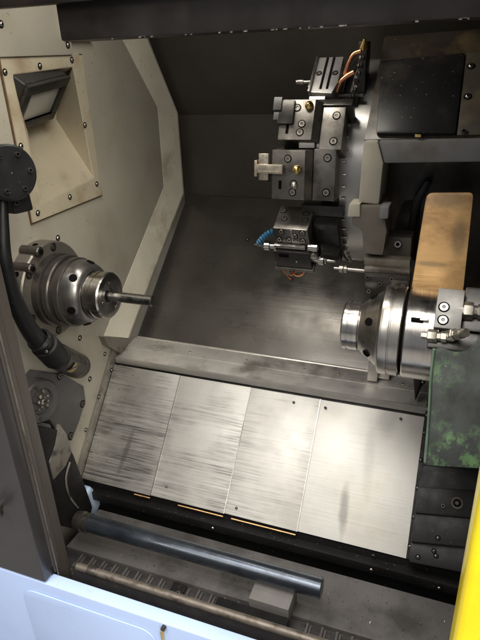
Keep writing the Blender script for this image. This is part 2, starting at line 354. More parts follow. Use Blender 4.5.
# ---- lamp
nl = Vector((.80, .12, -.60)).normalized(); ly = Vector((0, 1, 0)); ly = (ly - nl * ly.dot(nl)).normalized(); lz = nl.cross(ly) * -1
LM = Matrix([[nl.x, ly.x, lz.x, 0], [nl.y, ly.y, lz.y, 0], [nl.z, ly.z, lz.z, 0], [0, 0, 0, 1]])
if lz.z < 0: lz = -lz; LM = Matrix([[nl.x, ly.x, lz.x, 0], [nl.y, ly.y, lz.y, 0], [nl.z, ly.z, lz.z, 0], [0, 0, 0, 1]])
LM.translation = Vector((-.022, .128, .440))
wl = root('work_light', 'black boxy work lamp with a pale frosted lens in the beige cover plate', 'lamp', LM.translation)
bm = newbm()
box(bm, -.036, .012, -.092, .092, -.062, .062, .007, mtx=LM, seg=3)
part('lamp_housing', bm, LAMPB, wl)
bm = newbm()
for (a0, a1, b0, b1) in [(-.092, .092, .036, .062), (-.092, .092, -.062, -.040), (-.092, -.066, -.040, .036), (.066, .092, -.040, .036)]:
    box(bm, .0125, .022, a0 + .001, a1 - .001, b0, b1, .002, mtx=LM)
bz_ = part('bezel', bm, LAMPB, wl)
bm = newbm(); box(bm, .013, .0165, -.0655, .0655, -.0395, .0355, .001, mtx=LM); part('lens', bm, LENS, bz_)

# ============================================================ MAIN SPINDLE
ms = root('main_spindle', 'dark round stepped spindle with a bright nose ring, on the beige end wall', 'spindle', (0, 0, 0))
bm = newbm(); lathe(bm, [(-.01, .122), (.038, .122), (.042, .119), (.043, .05)], seg=96, caps=False)
fl_ = part('flange', bm, FLANGE, ms)
for k in range(6):
    a = math.radians(20 + 60 * k); screw(fl_, (.0432, .107 * math.cos(a), .107 * math.sin(a)), (1, 0, 0), .0078, 'darksunk', 'flange_screw')
for k in range(8):
    a = math.radians(8 + 45 * k); c = Vector((.02, .1215 * math.cos(a), .1215 * math.sin(a)))
    n = Vector((0, math.cos(a), math.sin(a))); bm = newbm(); cyl(bm, c, c + n * .0012, .007, seg=20); part('rim_hole', bm, HOLE, fl_)
bm = newbm()
lathe(bm, [(.042, .092), (.060, .092), (.062, .089), (.063, .083), (.069, .083), (.071, .090), (.084, .090), (.087, .087), (.088, .080), (.098, .080), (.099, .086), (.112, .086), (.115, .083), (.116, .078)], seg=96, caps=False)
part('body_ring', bm, SPBODY, ms)
def dome(t_): return .113 + .045 * math.sin(t_ * PI / 2) ** 1.15, .058 + .0245 * math.cos(t_ * PI / 2) ** .9
bm = newbm()
lathe(bm, [(.112, .082)] + [dome(i / 16) for i in range(17)], seg=96, caps=False); cb_ = part('chuck_body', bm, CHUCK, ms, sharp=45)
for k in range(6):
    a = math.radians(190 + 60 * k)   # oval wrench holes on the dome
    h, r = dome(.46); h1, r1 = dome(.44); h2, r2 = dome(.48); tn = Vector((-(r2 - r1), (h2 - h1))).normalized()
    n = Vector((tn.x, math.cos(a) * tn.y, math.sin(a) * tn.y)); c = Vector((h, r * math.cos(a), r * math.sin(a)))
    bm = newbm(); lathe(bm, [(-.004, .0098), (.0012, .0098), (.0014, .009)], c, n, 28); part('wrench_hole', bm, HOLE, cb_)
bm = newbm()
lathe(bm, [(.150, .0565), (.160, .0565), (.161, .0575), (.176, .0575), (.177, .0555), (.179, .0555), (.180, .0575), (.199, .0575), (.2025, .0545), (.203, .049), (.203, .040)], seg=96, caps=False)
part('nose_ring', bm, STEEL, ms)
bm = newbm(); lathe(bm, [(.203, .0405), (.200, .040), (.199, .020), (.192, .018), (.19, .012)], seg=64, caps=False); cl_ = part('collet', bm, CHUCK, ms)
for k in range(3):
    a = math.radians(75 + 120 * k); c = Vector((.2002, .031 * math.cos(a), .031 * math.sin(a))); screw(cl_, c, (1, 0, 0), .0048, 'sunk', 'nose_screw')
bm = newbm(); cyl(bm, (.15, 0, 0), (.319, 0, 0), .0125, bev=.0012, seg=40)
solo('bar_stock', bm, BAR, 'short round grey steel bar sticking out of the left spindle collet', 'metal bar', loc=(.15, 0, 0))

# ============================================================ SWING ARM (left)
sa = root('probe_arm', 'black swing arm with round bolted head and curved tube, left of the spindle', 'swing arm', aX(12, 173, .16))
hc = aX(2, 173, .15)
bm = newbm(); lathe(bm, [(-.03, .040), (.0, .052), (.034, .052), (.038, .048), (.040, .018), (.040, .001)], hc, (.9, -.35, .1), 48, caps=False); hd_ = part('head', bm, RUBBER, sa)
ax = Vector((.9, -.35, .1)).normalized(); uu = ax.orthogonal().normalized(); ww = ax.cross(uu)
for k in range(6):
    a = math.radians(60 * k + 14); screw(hd_, hc + ax * .0395 + (uu * math.cos(a) + ww * math.sin(a)) * .036, ax, .0048, 'dark')
hp = [aX(*q, .14) for q in [(14, 200), (33, 197), (33, 160), (31, 152)]]
bm = newbm(); box(bm, -.022, .02, -.032, .032, -.03, .03, .006, mtx=Matrix.Translation(aX(14, 196, .13)) @ frame_of(ax).copy()); part('head_bracket', bm, RUBBER, sa)
for q in [(26, 186), (16, 203)]: screw(sa, aX(*q, .172), ax, .005, 'dark')
pts = [aX(3, 196, .15), aX(3, 225, .15), aX(5, 262, .15), aX(15, 300, .14), aX(30, 330, .13), aX(44, 347, .12)]
bm = newbm(); tube(bm, pts, .0115, 20, n=10, rf=lambda s: .75 + 1.2 * s); part('arm_tube', bm, RUBBER, sa, sharp=60)
j0, j1 = aX(38, 338, .125), aX(56, 357, .115)
bm = newbm(); dd = (j1 - j0).normalized(); L_ = (j1 - j0).length
lathe(bm, [(0, .022), (.006, .028), (.018, .028), (.020, .025), (.03, .025), (.032, .031), (L_, .031), (L_ + .004, .026), (L_ + .004, .001)], j0, dd, 32, caps=False); part('coupling', bm, BLACKP, sa)
for k in range(3): screw(sa, j0 + dd * .025 + Vector((.012 + .004 * k, -.016, .006 - .008 * k)), (.6, -.7, .3), .004, 'button')

# grey cuff + pivot bracket
pb = root('pivot_bracket', 'grey cast bracket with round boss and flat flange, low under the swing arm', 'bracket', aX(60, 400, 0))
k0, k1 = aX(58, 352, .105), aX(70, 362, .05)
k1 = k0 + Vector((-.055, .035, -.03))
bm = newbm(); cyl(bm, aX(57, 356, .11), aX(78, 366, .0), .032, .036, 40, bev=.003); part('cuff', bm, BLOCKD, pb)
cuff_a = aX(57, 356, .11); cuff_b = aX(78, 366, .0); cd = (cuff_b - cuff_a).normalized()
bm = newbm()
# torn label wrapped on the cuff
n0 = (CP - cuff_a); n0 = (n0 - cd * n0.dot(cd)).normalized(); s0 = cd.cross(n0)
pv = []
for i in range(7):
    a = -.15 + .85 * i / 6; row = []
    for j in range(4):
        row.append(bm.verts.new(cuff_a + cd * (.050 + .016 * j + .003 * math.sin(i * 2.1 + j)) + (n0 * math.cos(a) + s0 * math.sin(a)) * .0358))
    pv.append(row)
for i in range(6):
    for j in range(3): bm.faces.new([pv[i][j], pv[i + 1][j], pv[i + 1][j + 1], pv[i][j + 1]])
bmesh.ops.solidify(bm, geom=bm.faces[:], thickness=.0006)
part('torn_label', bm, LABELY, pb)
poly = [(27, 388), (40, 371), (62, 374), (84, 386), (86, 400), (80, 420), (72, 441), (62, 440), (50, 420), (36, 425)]
bm = newbm(); prism(bm, [aX(*q, .035) for q in poly], (-.034, 0, 0), .004); part('flange_plate', bm, GREYP, pb)
bc = aX(40, 401, .055)
bm = newbm(); lathe(bm, [(-.05, .056), (.004, .056), (.008, .052), (.008, .034), (.001, .032), (.001, .001)], bc, (1, -.15, .05), 56, caps=False); bo_ = part('boss', bm, GREYP, pb)
bm = newbm()
for k in range(13):
    a = k * 2.4; rr0 = .004 + .0018 * k; c = bc + Vector((.004, rr0 * math.cos(a), rr0 * math.sin(a)))
    cyl(bm, c - Vector((.004, 0, 0)), c + Vector((.003 + .009 * random.random(), .004 * random.random(), .004 * random.random())), .0022 + .003 * random.random(), seg=8)
part('cable_glands', bm, SCREWM, bo_)
for q in [(60, 376), (83, 404), (71, 436)]: screw(pb, aX(*q, .036), (1, 0, 0), .008, 'darksunk')
for k in range(5):
    a = math.radians(72 * k + 30); screw(bo_, bc + Vector((.0082, .044 * math.cos(a), .044 * math.sin(a))), (1, 0, 0), .0035, 'darksunk')
poly = [(30, 420), (50, 424), (58, 440), (50, 470), (44, 462)]
bm = newbm(); prism(bm, [aX(*q, .05) for q in poly], (-.045, 0, 0), .004); part('lower_body', bm, GREYP, pb)

# parts-catcher arm + rod
ca = root('rod_bracket', 'worn grey and black arm at lower left that carries the long bluish rod', 'arm', aX(65, 480, .08))
poly = [(60, 424), (67, 434), (72, 452), (66, 466), (54, 480), (50, 462), (56, 446)]
bm = newbm(); prism(bm, [aX(*q, .089) for q in poly], (-.012, 0, 0), .003); part('worn_plate', bm, GREYW, ca)
poly = [(38, 426), (60, 430), (74, 455), (84, 482), (93, 507), (90, 520), (78, 530), (62, 526), (46, 480)]
bm = newbm(); prism(bm, [aX(*q, .085) for q in poly], (-.04, 0, 0), .005); part('black_plate', bm, BLACKP, ca)
tube_pts = [aX(*q, .087) for q in [(70, 462), (66, 478), (69, 495), (78, 508)]]
bm = newbm(); tube(bm, tube_pts, .0026, 10); part('arm_rib', bm, GREYW, ca)
RY, RZ = -.19, -.565
e0 = aY(86, 523, RY); e1 = aY(322, 588, RY)
zz = (e0.z + e1.z) / 2
A_ = Vector((e0.x, RY, zz)); B_ = Vector((e1.x, RY, zz))
bm = newbm(); lathe(bm, [(-.02, .012), (-.016, .023), (0, .026), (.006, .026), (.008, .022), (.014, .022), (.016, .025), (.024, .025), (.026, .02)], A_ - Vector((.012, 0, 0)), (1, 0, 0), 40); part('rod_socket', bm, SCREWD, ca)
bm = newbm(); cyl(bm, A_, B_, .0225, seg=56, bev=.0015)
solo('catcher_rod', bm, BLUEROD, 'long smooth bluish steel rod lying across the chip trough in front of the way covers', 'rod', loc=A_)
p = aX(88, 500, .03); bm = newbm(); box(bm, -.02, .02, -.045, .03, -.05, .05, .012, mtx=Matrix.Translation(p) @ Matrix.Rotation(.5, 4, 'X'), seg=4)
solo('coolant_nozzle', bm, WHITEB, 'pale blue plastic block half hidden behind the rod socket at lower left', 'plastic block')

# ============================================================ WAY COVERS (lower)
P0 = Vector((0, 0.0, -.612)); P1 = Vector((0, .25, -.346)); P2 = Vector((0, .373, -.330)); P3 = Vector((0, .833, .045)); P4 = Vector((0, .84, .336))
def slab(bm, a, b, x0, x1, t, off=0.0, bev=.0, ea=0, eb=0, mi=0):
    d = (b - a).normalized(); n = Vector((0, -d.z, d.y))
    if n.z < 0 or (abs(n.z) < .1 and n.y > 0): n = -n
    a = a - d * ea; b = b + d * eb
    lo = off - t; q = [a + n * lo, b + n * lo, b + n * off, a + n * off]
    prism(bm, [Vector((x0, p.y, p.z)) for p in q], (x1 - x0, 0, 0), bev, mi); return n
wc = root('way_cover', 'bright telescopic steel way cover of four overlapping sloping panels in front of the ledge', 'way cover', (.47, 0, -.62))
xs = [.012, .243, .468, .672, .948]
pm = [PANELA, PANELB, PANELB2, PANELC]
pl = ['scored darker steel panel at the left end', 'steel panel with dark scrapes, second from left', 'lighter scraped steel panel, third from left', 'clean satin steel panel at the right end']
dS = (P1 - P0).normalized(); nS = Vector((0, -dS.z, dS.y))
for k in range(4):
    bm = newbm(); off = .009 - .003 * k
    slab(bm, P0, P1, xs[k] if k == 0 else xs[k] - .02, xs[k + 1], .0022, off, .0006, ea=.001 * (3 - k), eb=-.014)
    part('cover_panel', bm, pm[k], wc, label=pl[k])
    if k < 3:   # folded trailing edge
        bm = newbm(); slab(bm, P0, P1, xs[k + 1] - .0002, xs[k + 1] + .0014, .0032, off + .0004, 0, ea=.001 * (3 - k), eb=-.014); part('panel_edge', bm, STEEL2, wc)
for k, (xa, xb) in enumerate([(.19, .243), (.33, .468), (.49, .672)]):
    bm = newbm(); q = P0 - dS * .006
    slab(bm, q - dS * .005, q - dS * .0025, xa, xb - .002, .003, .0035 - .003 * k * .7, 0); part('brass_wiper', bm, BRASS, wc)
for x, s in [(.285, .03), (.50, .02), (.60, .33), (.69, .33), (.89, .335)]: screw(wc, Vector((x, 0, 0)) + P0 + dS * s + nS * .006, nS, .0024)

# left edge strip and right edge strip
es_ = root('edge_strip', 'narrow screwed steel strip where the way covers meet the beige end wall', 'trim strip', (0, 0, -.6))
bm = newbm(); d2 = dS
q0 = P0 + d2 * -.05; q1 = P1 + d2 * .03
prism(bm, [Vector((.0008, p.y, p.z)) for p in [q0, q1, q1 + nS * .034, q0 + nS * .034]], (.010, 0, 0), .0015)
part('strip', bm, STRIP, es_)
for q in [(105, 354), (111.5, 370), (99, 397), (86, 430)]: screw(es_, aX(*q, .0115), (1, 0, 0), .0045)
er = root('edge_strip', 'narrow dark screwed strip between the right end cover panel and the black slide blocks', 'trim strip', (.955, 0, -.6))
bm = newbm(); slab(bm, P0, P1, .949, .966, .012, .010, .001, ea=.0, eb=.06); part('strip', bm, BLACKP, er)
for s in [.03, .10, .17, .24, .31, .355]: screw(er, Vector((.9535, 0, 0)) + P0 + dS * s + nS * .0101, nS, .0038)

# ledge rail between lower and upper covers
bm = newbm(); slab(bm, P0, P1, .0, 1.3, .01, -.006, 0, ea=-.02, eb=.0); part('under_plate', bm, BLACKP, wc)
lr = root('ledge_rail', 'long folded grey steel rail running between the bright lower covers and the dark upper cover', 'rail', (.47, .31, -.34))
bm = newbm(); slab(bm, P1 + Vector((0, .001, .004)), P2 + Vector((0, 0, .0)), .012, .972, .003, .010, .0008, ea=.0, eb=-.004); part('ledge_plate', bm, LEDGE, lr)
bm = newbm(); box(bm, .018, .972, P2.y - .004, P2.y + .004, P2.z - .0, P2.z + .012, .0012); part('back_lip', bm, LEDGE, lr)
bm = newbm(); box(bm, .012, .972, P1.y - .006, P1.y - .001, P1.z - .004, P1.z + .016, .001); part('front_lip', bm, PALEST, lr)
bm = newbm(); slab(bm, P1 + (P2 - P1) * .5, P1 + (P2 - P1) * .5 + (P2 - P1).normalized() * .004, .03, .96, .004, .014, .0008); part('seam_strip', bm, LEDGE, lr)
for x in (.10, .23, .42, .60, .70, .80, .88): screw(lr, Vector((x, .335, P2.z + .0055)), (0, -.1, 1), .004)
for x in (.33, .62, .86): screw(lr, Vector((x, .275, P1.z + .0125)), (0, -.1, 1), .003)
p = aZ(366, 373, -.31)
bm = newbm(); box(bm, .785, .812, .315, .368, -.318, -.262, .002); box(bm, .812, .842, .335, .368, -.318, -.285, .002)
o = solo('rail_bracket', bm, PALEST, 'small bright square steel bracket on the ledge rail just below the right spindle nose', 'bracket')

# upper dark cover, back wall, roof
uc = root('upper_cover', 'large dark oily steel sheet sloping up behind the ledge rail', 'sheet cover', (.5, .6, -.14))
bm = newbm(); slab(bm, P2, P3, .0165, 1.3, .004, .004, .001, ea=.0, eb=.002)
part('cover_sheet', bm, DARKSHEET, uc)
bm = newbm(); d3 = (P3 - P2).normalized(); n3 = Vector((0, -d3.z, d3.y)); slab(bm, P2 + d3 * .002, P2 + d3 * .007, .020, .97, .003, .012, .001); part('bottom_fold', bm, PALEST, uc)
for x in (.3, .55, .8): screw(uc, Vector((x, 0, 0)) + P2 + d3 * .42 + n3 * .0045, n3, .004)
bw = root('back_wall', 'dark brown black sheet wall at the back of the cabinet behind the tool turret', 'machine wall', (.5, .85, .1))
bm = newbm(); box(bm, -.01, 1.35, .838, .85, -.02, .336, .0); part('lower_sheet', bm, BACK, bw); bm = newbm(); box(bm, -.02, 1.36, .853, .86, -.1, .82); part('backing', bm, BLACKP, bw)
bm = newbm(); d4 = Vector((0, .622 - .780, .572 - .343)).normalized()
prism(bm, [Vector((.0, p[0], p[1])) for p in [(.835, .333), (.62, .66), (.50, .84), (.52, .85), (.8375, .3345)]], (1.35, 0, 0)); part('upper_sheet', bm, BACK, bw)
bm = newbm(); box(bm, .0, 1.5, -.16, .6, .80, .82); solo('cabinet_roof', bm, BLACKP, 'dark roof sheet closing the top of the cabinet behind the beam', 'roof panel')
bm = newbm(); box(bm, 1.35, 1.37, -.45, .86, -.8, .8); solo('tailstock_wall', bm, BACK, 'dark end wall at the right end of the cabinet behind the cast housing', 'machine wall')

# top beam
tb = root('door_beam', 'black horizontal beam across the top of the door opening with a worn shiny lower edge', 'beam', (.8, -.1, .6))
bl = aY(88, 41, -.10); br = aY(480, 21, -.10)
bm = newbm(); box(bm, bl.x, 1.55, -.18, -.10, (bl.z + br.z) / 2, .90, .006); part('beam', bm, BEAMM, tb)
bm = newbm(); box(bm, bl.x - .12, 1.55, -.20, -.1805, .605, .90, .004); part('front_flashing', bm, BEAMM, tb)
bm = newbm(); zb = (bl.z + br.z) / 2
for i in range(26):   # chipped bright edge
    x = .40 + .6 * random.random() ** .8; l = .002 + .007 * random.random() ** 2
    box(bm, x, x + l, -.1812, -.176, zb - .0006, zb + .0006 + .0006 * random.random())
tagit(part('edge_chips', bm, SCREWM, tb), kind='stuff')

# ============================================================ TURRET
TC = Vector((0, .43, .25)); TR = .245
tu = root('tool_turret', 'grey polished turret drum seen edge on, carrying the column of tool holders', 'turret', (.735, TC.y, TC.z))
bm = newbm(); lathe(bm, [(0, TR - .02), (.004, TR - .003), (.007, TR), (.060, TR), (.064, TR - .004), (.066, TR - .02)], (.708, TC.y, TC.z), (1, 0, 0), 128)
part('drum', bm, TURR, tu, sharp=25)
bm = newbm(); lathe(bm, [(0, .19), (.05, .20)], (.66, TC.y, TC.z), (1, 0, 0), 64); part('hub', bm, BLOCKD, tu)
bm = newbm(); lathe(bm, [(0, TR + .003), (.012, TR + .003)], (.700, TC.y, TC.z), (1, 0, 0), 96); part('rim_ring', bm, BLOCKD, tu)
rnd = random.Random(3)
for k in range(22):   # small coolant fittings along the left rim
    a = math.radians(-62 + 6.1 * k)
    n = Vector((0, -math.cos(a), math.sin(a))); c = Vector((.722 + .004 * rnd.random(), TC.y, TC.z)) + n * (TR - .001)
    bm = newbm(); cyl(bm, c, c + n * .006, .0034 + .001 * rnd.random(), .0025, 10); cyl(bm, c + n * .006 - Vector((.004, 0, 0)), c + n * .006 + Vector((.004, 0, 0)), .0022, seg=8)
    part('rim_fitting', bm, SCREWM, tu)

def holder_root(label, ang, name='tool_holder', roll=0, xc=.66, grp='tool holders around the turret', r=TR):
    """local axes: X = world X, Y = tangential (up), Z = outward"""
    a = math.radians(ang); z = Vector((0, -math.cos(a), math.sin(a))); x = Vector((1, 0, 0)); y = z.cross(x)
    R = Matrix([[x.x, y.x, z.x], [x.y, y.y, z.y], [x.z, y.z, z.z]])
    if roll: R = R @ Matrix.Rotation(math.radians(roll), 3, 'Z')
    return root(name, label, 'tool holder', Vector((xc, TC.y, TC.z)) + z * r, R, grp)
# --- holder 3 : parting block, facing the viewer
def turning_holder(t, w=.135, h=.108, dy=0.0):
    hx = w / 2; hy = h / 2
    bm = newbm(); box(bm, hx - .048, hx, -hy - dy, hy - dy, -.02, .050, .002)
    part('base_block', bm, BLOCK, t, True)
    bm = newbm(); pts = [(-hx, -hy + .002, 0), (hx - .062, -hy + .002, 0), (hx - .0485, -hy + .002, .0), (hx - .0485, -hy + .002, .052), (hx - .062, -hy + .002, .068), (-hx, -hy + .002, .068)]
    prism(bm, pts, (0, h - .004, 0), .0018); part('tool_block', bm, BLOCK, t, True)
    for y in (-hy + .018 - dy, hy - .018 - dy): screw(t, (hx - .018, y, .0505), (0, 0, 1), .0065, 'sunk', local=True)
    for x, y in ((-.008, -hy + .018), (-.020, hy - .02), (-.006, -hy + .036)): screw(t, (x - .012, y, .0685), (0, 0, 1), .0062, 'sunk', local=True)
    bm = newbm(); box(bm, -hx + .016, -hx + .022, -.030, -.012, .0685, .0692); part('slot', bm, HOLE, t, True)
    for k in range(2):
        bm = newbm(); x0 = -.015 + .037 * k
        box(bm, x0, x0 + .034, hy + .001 - dy * k, hy + .013 - dy * k, .0, .040 if k else .046, .001); part('top_plate', bm, PALEST, t, True)
t3 = holder_root('square steel tool holder with a pale cross-shaped cutter block at its left', 5.5, xc=.6475)
turning_holder(t3)
bm = newbm(); lathe(bm, [(0, .004), (.004, .0085), (.010, .009), (.015, .006), (.018, .0005)], (-.012, .012, .0685), (.3, .1, 1), 20); part('coolant_nozzle', bm, BRASSB, t3, True)
bm = newbm(); lathe(bm, [(0, .004), (.012, .004), (.014, .002)], (-.016, .014, .076), (1, -.1, .15), 16); part('nozzle_tip', bm, COPPER, t3, True)
bm = newbm(); lathe(bm, [(0, .0075), (.004, .0075), (.007, .005), (.009, .0005)], (-.016, -.022, .0685), (0, 0, 1), 20); part('ball_plug', bm, SCREWM, t3, True)
bm = newbm()
box(bm, -.098, -.040, .003, .022, .069, .082, .0012); box(bm, -.096, -.074, -.012, .044, .064, .074, .0012); box(bm, -.104, -.098, -.004, .030, .062, .080, .001)
box(bm, -.095, -.048, .006, .008, .0821, .0835); part('cutter_block', bm, mat('pale_carbide', (.58, .51, .40), .28, .85, .5, .3, 60), t3, True)
bm = newbm(); box(bm, -.080, -.055, -.018, .0, .040, .064, .002); part('cutter_shank', bm, BLOCKD, t3, True)
# --- holder 2
t2 = holder_root('steel tool holder with round brass nozzle and small black cutter at its left', 26.5, xc=.657)
turning_holder(t2, .135, .090, .012)
bm = newbm(); lathe(bm, [(0, .009), (.006, .009), (.011, .0055), (.013, .0005)], (-.006, .028, .0685), (0, .1, 1), 20); part('coolant_nozzle', bm, BRASSB, t2, True)
bm = newbm(); box(bm, -.072, -.036, -.012, .040, .060, .0765, .005); part('cutter_shank', bm, BLOCKD, t2, True)
bm = newbm(); box(bm, -.082, -.064, .016, .044, .060, .080, .0015); box(bm, -.080, -.068, -.003, .016, .064, .076, .001); part('insert', bm, GREYP, t2, True)
# --- holder 1 (top): slotted block
t1 = holder_root('narrow pale slotted tool block with a thin pin pointing left, topmost on turret', 48, xc=.672)
bm = newbm()
prism(bm, [(-.028, -.048, .0), (.018, -.052, .0), (.026, -.022, .0), (.026, .050, .0), (-.028, .050, .0)], (0, 0, .054), .0018)
part('slotted_block', bm, mat('ground_grey_steel', (.33, .32, .31), .4, .6, .5, .1, 20), t1, True)
for x in (-.008, .006):
    bm = newbm(); box(bm, x - .0025, x + .0025, -.040, .048, .0542, .0552); part('slot', bm, HOLE, t1, True)
for x in (-.019, .016): screw(t1, (x, .004, .0545), (0, 0, 1), .0048, 'darksunk', local=True)
bm = newbm(); box(bm, -.033, -.0285, -.05, .05, .02, .060, .001); part('side_plate', bm, STEEL2, t1, True)
bm = newbm(); lathe(bm, [(0, .0045), (.006, .0055), (.016, .0055), (.017, .0035), (.04, .0035)], (-.072, .0, .035), (1, 0, 0), 16); part('pin', bm, SCREWM, t1, True)
bm = newbm(); box(bm, -.040, -.033, -.024, -.014, .03, .045, .001); part('stud', bm, SCREWM, t1, True)
bm = newbm(); box(bm, -.02, .065, -.075, -.058, -.01, .045, .003); part('lower_block', bm, BLOCKD, t1, True)
# --- holder 4 (lower): driven tool
t4 = holder_root('driven tool holder with a blue hose at its left and copper wires below', -28, xc=.6425)
bm = newbm(); box(bm, -.062, .020, -.042, .010, -.010, .085, .003); part('gearbox', bm, BLOCKD, t4, True)
bm = newbm(); box(bm, -.058, .018, .0105, .060, .0, .070, .002, mtx=Matrix.Rotation(math.radians(0), 4, 'X')); part('cap_block', bm, BLOCK, t4, True)
bm = newbm(); box(bm, -.060, .010, .014, .022, .0705, .080, .001); box(bm, -.02, -.016, .026, .058, .0702, .0715); part('cap_rib', bm, STEEL2, t4, True)
for x, y in ((-.048, .030), (-.04, .052), (.004, .030), (.006, .052), (-.012, .042), (-.026, .030)): screw(t4, (x, y, .0705), (0, 0, 1), .0052, 'sunk', local=True)
for x, y in ((-.048, .016), (-.04, .040), (.004, .020), (.006, .040)): screw(t4, (x, .0605, y), (0, 1, 0), .0052, 'sunk', local=True)
bm = newbm(); box(bm, -.066, .024, -.0428, -.036, -.0, .088, .002); part('foot_plate', bm, BLOCK, t4, True)
bm = newbm(); box(bm, -.050, -.028, -.004, .004, .0852, .087, .001); part('slot', bm, HOLE, t4, True)
for s, nm in ((-1, 'left_collet'), (1, 'collet')):
    x0 = -.062 if s < 0 else .020; yy = .006 if s < 0 else -.024
    bm = newbm(); lathe(bm, [(0, .006), (.012, .006), (.013, .010), (.024, .0105), (.026, .0075), (.030, .006), (.031, .0032), (.046, .0025), (.050, .001)], (x0, yy, .066), (s, 0, 0), 24); part('collet', bm, STEEL, t4, True)
bm = newbm(); lathe(bm, [(0, .009), (.004, .010), (.01, .008), (.012, .0005)], (.024, -.002, .070), (.3, 0, 1), 20); part('ball_plug', bm, SCREWM, t4, True)
bm = newbm(); lathe(bm, [(0, .008), (.02, .008)], (.016, .018, .074), (1, 0, 0), 20); part('side_plug', bm, STEEL, t4, True)
# blue segmented hose
hpts = smooth_path([Vector((-.056, .030, .045)), Vector((-.072, .034, .055)), Vector((-.088, .026, .064)), Vector((-.100, .012, .068))], 3)
bm = newbm()
for i in range(len(hpts) - 1):
    d = (hpts[i + 1] - hpts[i]); lathe(bm, [(0, .0045), (d.length * .35, .0068), (d.length * .75, .0068), (d.length * 1.05, .005)], hpts[i], d, 16)
part('blue_hose', bm, BLUEH, t4, True)
for k, pts in enumerate([[(-.05, -.045, .06), (-.055, -.062, .066), (-.040, -.076, .068), (-.024, -.062, .066), (-.02, -.046, .062)],
                         [(-.035, -.045, .062), (-.030, -.07, .07), (-.012, -.072, .068), (.002, -.046, .062)],
                         [(-.052, -.045, .055), (-.06, -.07, .06), (-.045, -.088, .066), (-.036, -.09, .07)]]):
    bm = newbm(); tube(bm, pts, .0028, 10); part('copper_wire', bm, COPPER, t4, True)
bm = newbm(); cyl(bm, (-.040, -.046, .06), (-.046, -.074, .068), .006, bev=.001); part('wire_ferrule', bm, STEEL2, t4, True)
screw(t4, (-.0625, -.034, .07), (-1, 0, 0), .005, 'cap', local=True); screw(t4, (-.012, -.016, .0852), (0, 0, 1), .0022, 'cap', local=True)
t4.scale = (1.06, 1.16, 1.06)
# motor body of that station (dark, behind right)
bm = newbm(); box(bm, .021, .075, -.055, .050, -.02, .040, .006); part('motor_block', bm, BLOCKD, t4, True)
bm = newbm(); cyl(bm, (.030, -.012, .055), (.065, -.03, .035), .018, .022, 28, bev=.003); part('motor_cap', bm, BLOCKD, t4, True)
# separate fitting on a thin shaft at right
bm = newbm(); lathe(bm, [(0, .003), (.012, .003), (.013, .0085), (.021, .009), (.022, .007), (.024, .009), (.030, .0085), (.031, .004), (.07, .004)], aY(334, 268, .14), (1, 0, 0), 20)
solo('shaft_fitting', bm, SCREWM, 'small knurled steel fitting on a thin dark shaft right of the lowest tool holder', 'fitting')
# bridge plate between holder 3 and 4
bm = newbm(); c = aY(320, 211, .17); box(bm, c.x - .045, c.x + .052, c.y, c.y + .04, c.z - .012, c.z + .012, .002); box(bm, c.x - .03, c.x + .04, c.y + .004, c.y + .04, c.z - .055, c.z - .0125, .004)
solo('station_cover', bm, BLOCKD, 'black plate with a bright edge between the two lower tool holders', 'cover plate')
# copper pipe manifold
mp = aY(350, 90, .24)
mf = root('pipe_manifold', 'dark block with two bent copper pipes at the upper right of the turret', 'manifold', mp)
bm = newbm(); c = aY(347, 104, .24); box(bm, c.x - .028, c.x + .024, c.y, c.y + .06, c.z - .045, c.z + .022, .003); part('block', bm, BLOCKD, mf)
bm = newbm(); c = aY(342, 95, .232); box(bm, c.x - .026, c.x + .045, c.y, c.y + .007, c.z - .004, c.z + .002, .001); part('flange_edge', bm, BLOCK, mf)
bm = newbm(); tube(bm, [aY(*q, .225) for q in [(345, 75), (349, 63), (354, 54), (361, 51)]], .0048, 14); part('copper_pipe', bm, COPPER, mf)
bm = newbm(); tube(bm, [aY(*q, .220) for q in [(337, 92), (341, 82), (347, 76), (354, 72)]], .0052, 14); part('copper_pipe', bm, COPPER, mf)
for i, q in enumerate([(364, 58), (362, 66), (360, 74), (358, 82), (356, 90), (354, 97)]):
    c = aY(*q, .235); bm = newbm(); lathe(bm, [(0, .004), (.004, .0055), (.009, .0055), (.010, .004), (.014, .003)], c, (-.5, -1, .2), 6); part('pipe_nut', bm, [BLOCK, SCREWD][i % 2], mf)
bm = newbm(); c = aY(363, 49, .235); lathe(bm, [(0, .009), (.02, .003)], c, (.2, -.3, 1), 12); part('brass_tip', bm, BRASSB, mf)
bm = newbm(); c = aY(359, 75, .26); box(bm, c.x - .004, c.x + .014, c.y, c.y + .05, c.z - .09, c.z + .065, .003, mtx=None); part('backing_plate', bm, BLOCKD, mf)

# ============================================================ CAST HOUSING (right)
HY = .12
ch = root('turret_housing', 'big cast housing with cream edge and blue-grey band around a dark opening', 'machine housing', (.9, .2, 0))
def Yp(q, y=HY): return [aY(*p, y) for p in q]
def sl(name, q, m, y=HY, dep=.05, bev=.003, par=None, **kw):
    bm = newbm(); prism(bm, Yp(q, y), (0, dep, 0), bev); return part(name, bm, m, par or ch, **kw)
sl('cream_edge', [(363.5, 141), (378, 141), (383.5, 163), (379, 205), (358, 203)], CAST, HY, .10, .006)
sl('top_band', [(378.5, 141), (560, 137), (560, 161), (384, 163.5)], CASTG, HY + .002, .12, .005)
sl('foot_casting', [(352, 206), (385, 206), (385, 214), (387, 232), (383, 256), (363, 254), (362, 230), (352, 226)], CASTD, HY - .012, .09, .006)
sl('foot_casting', [(349, 204), (360, 204), (360, 217), (347, 217)], CAST, HY - .016, .05, .003, label='small cream painted lug')
sl('grey_lug', [(380, 207), (389, 207), (388, 219), (379, 219)], CASTG, HY - .03, .05, .003)
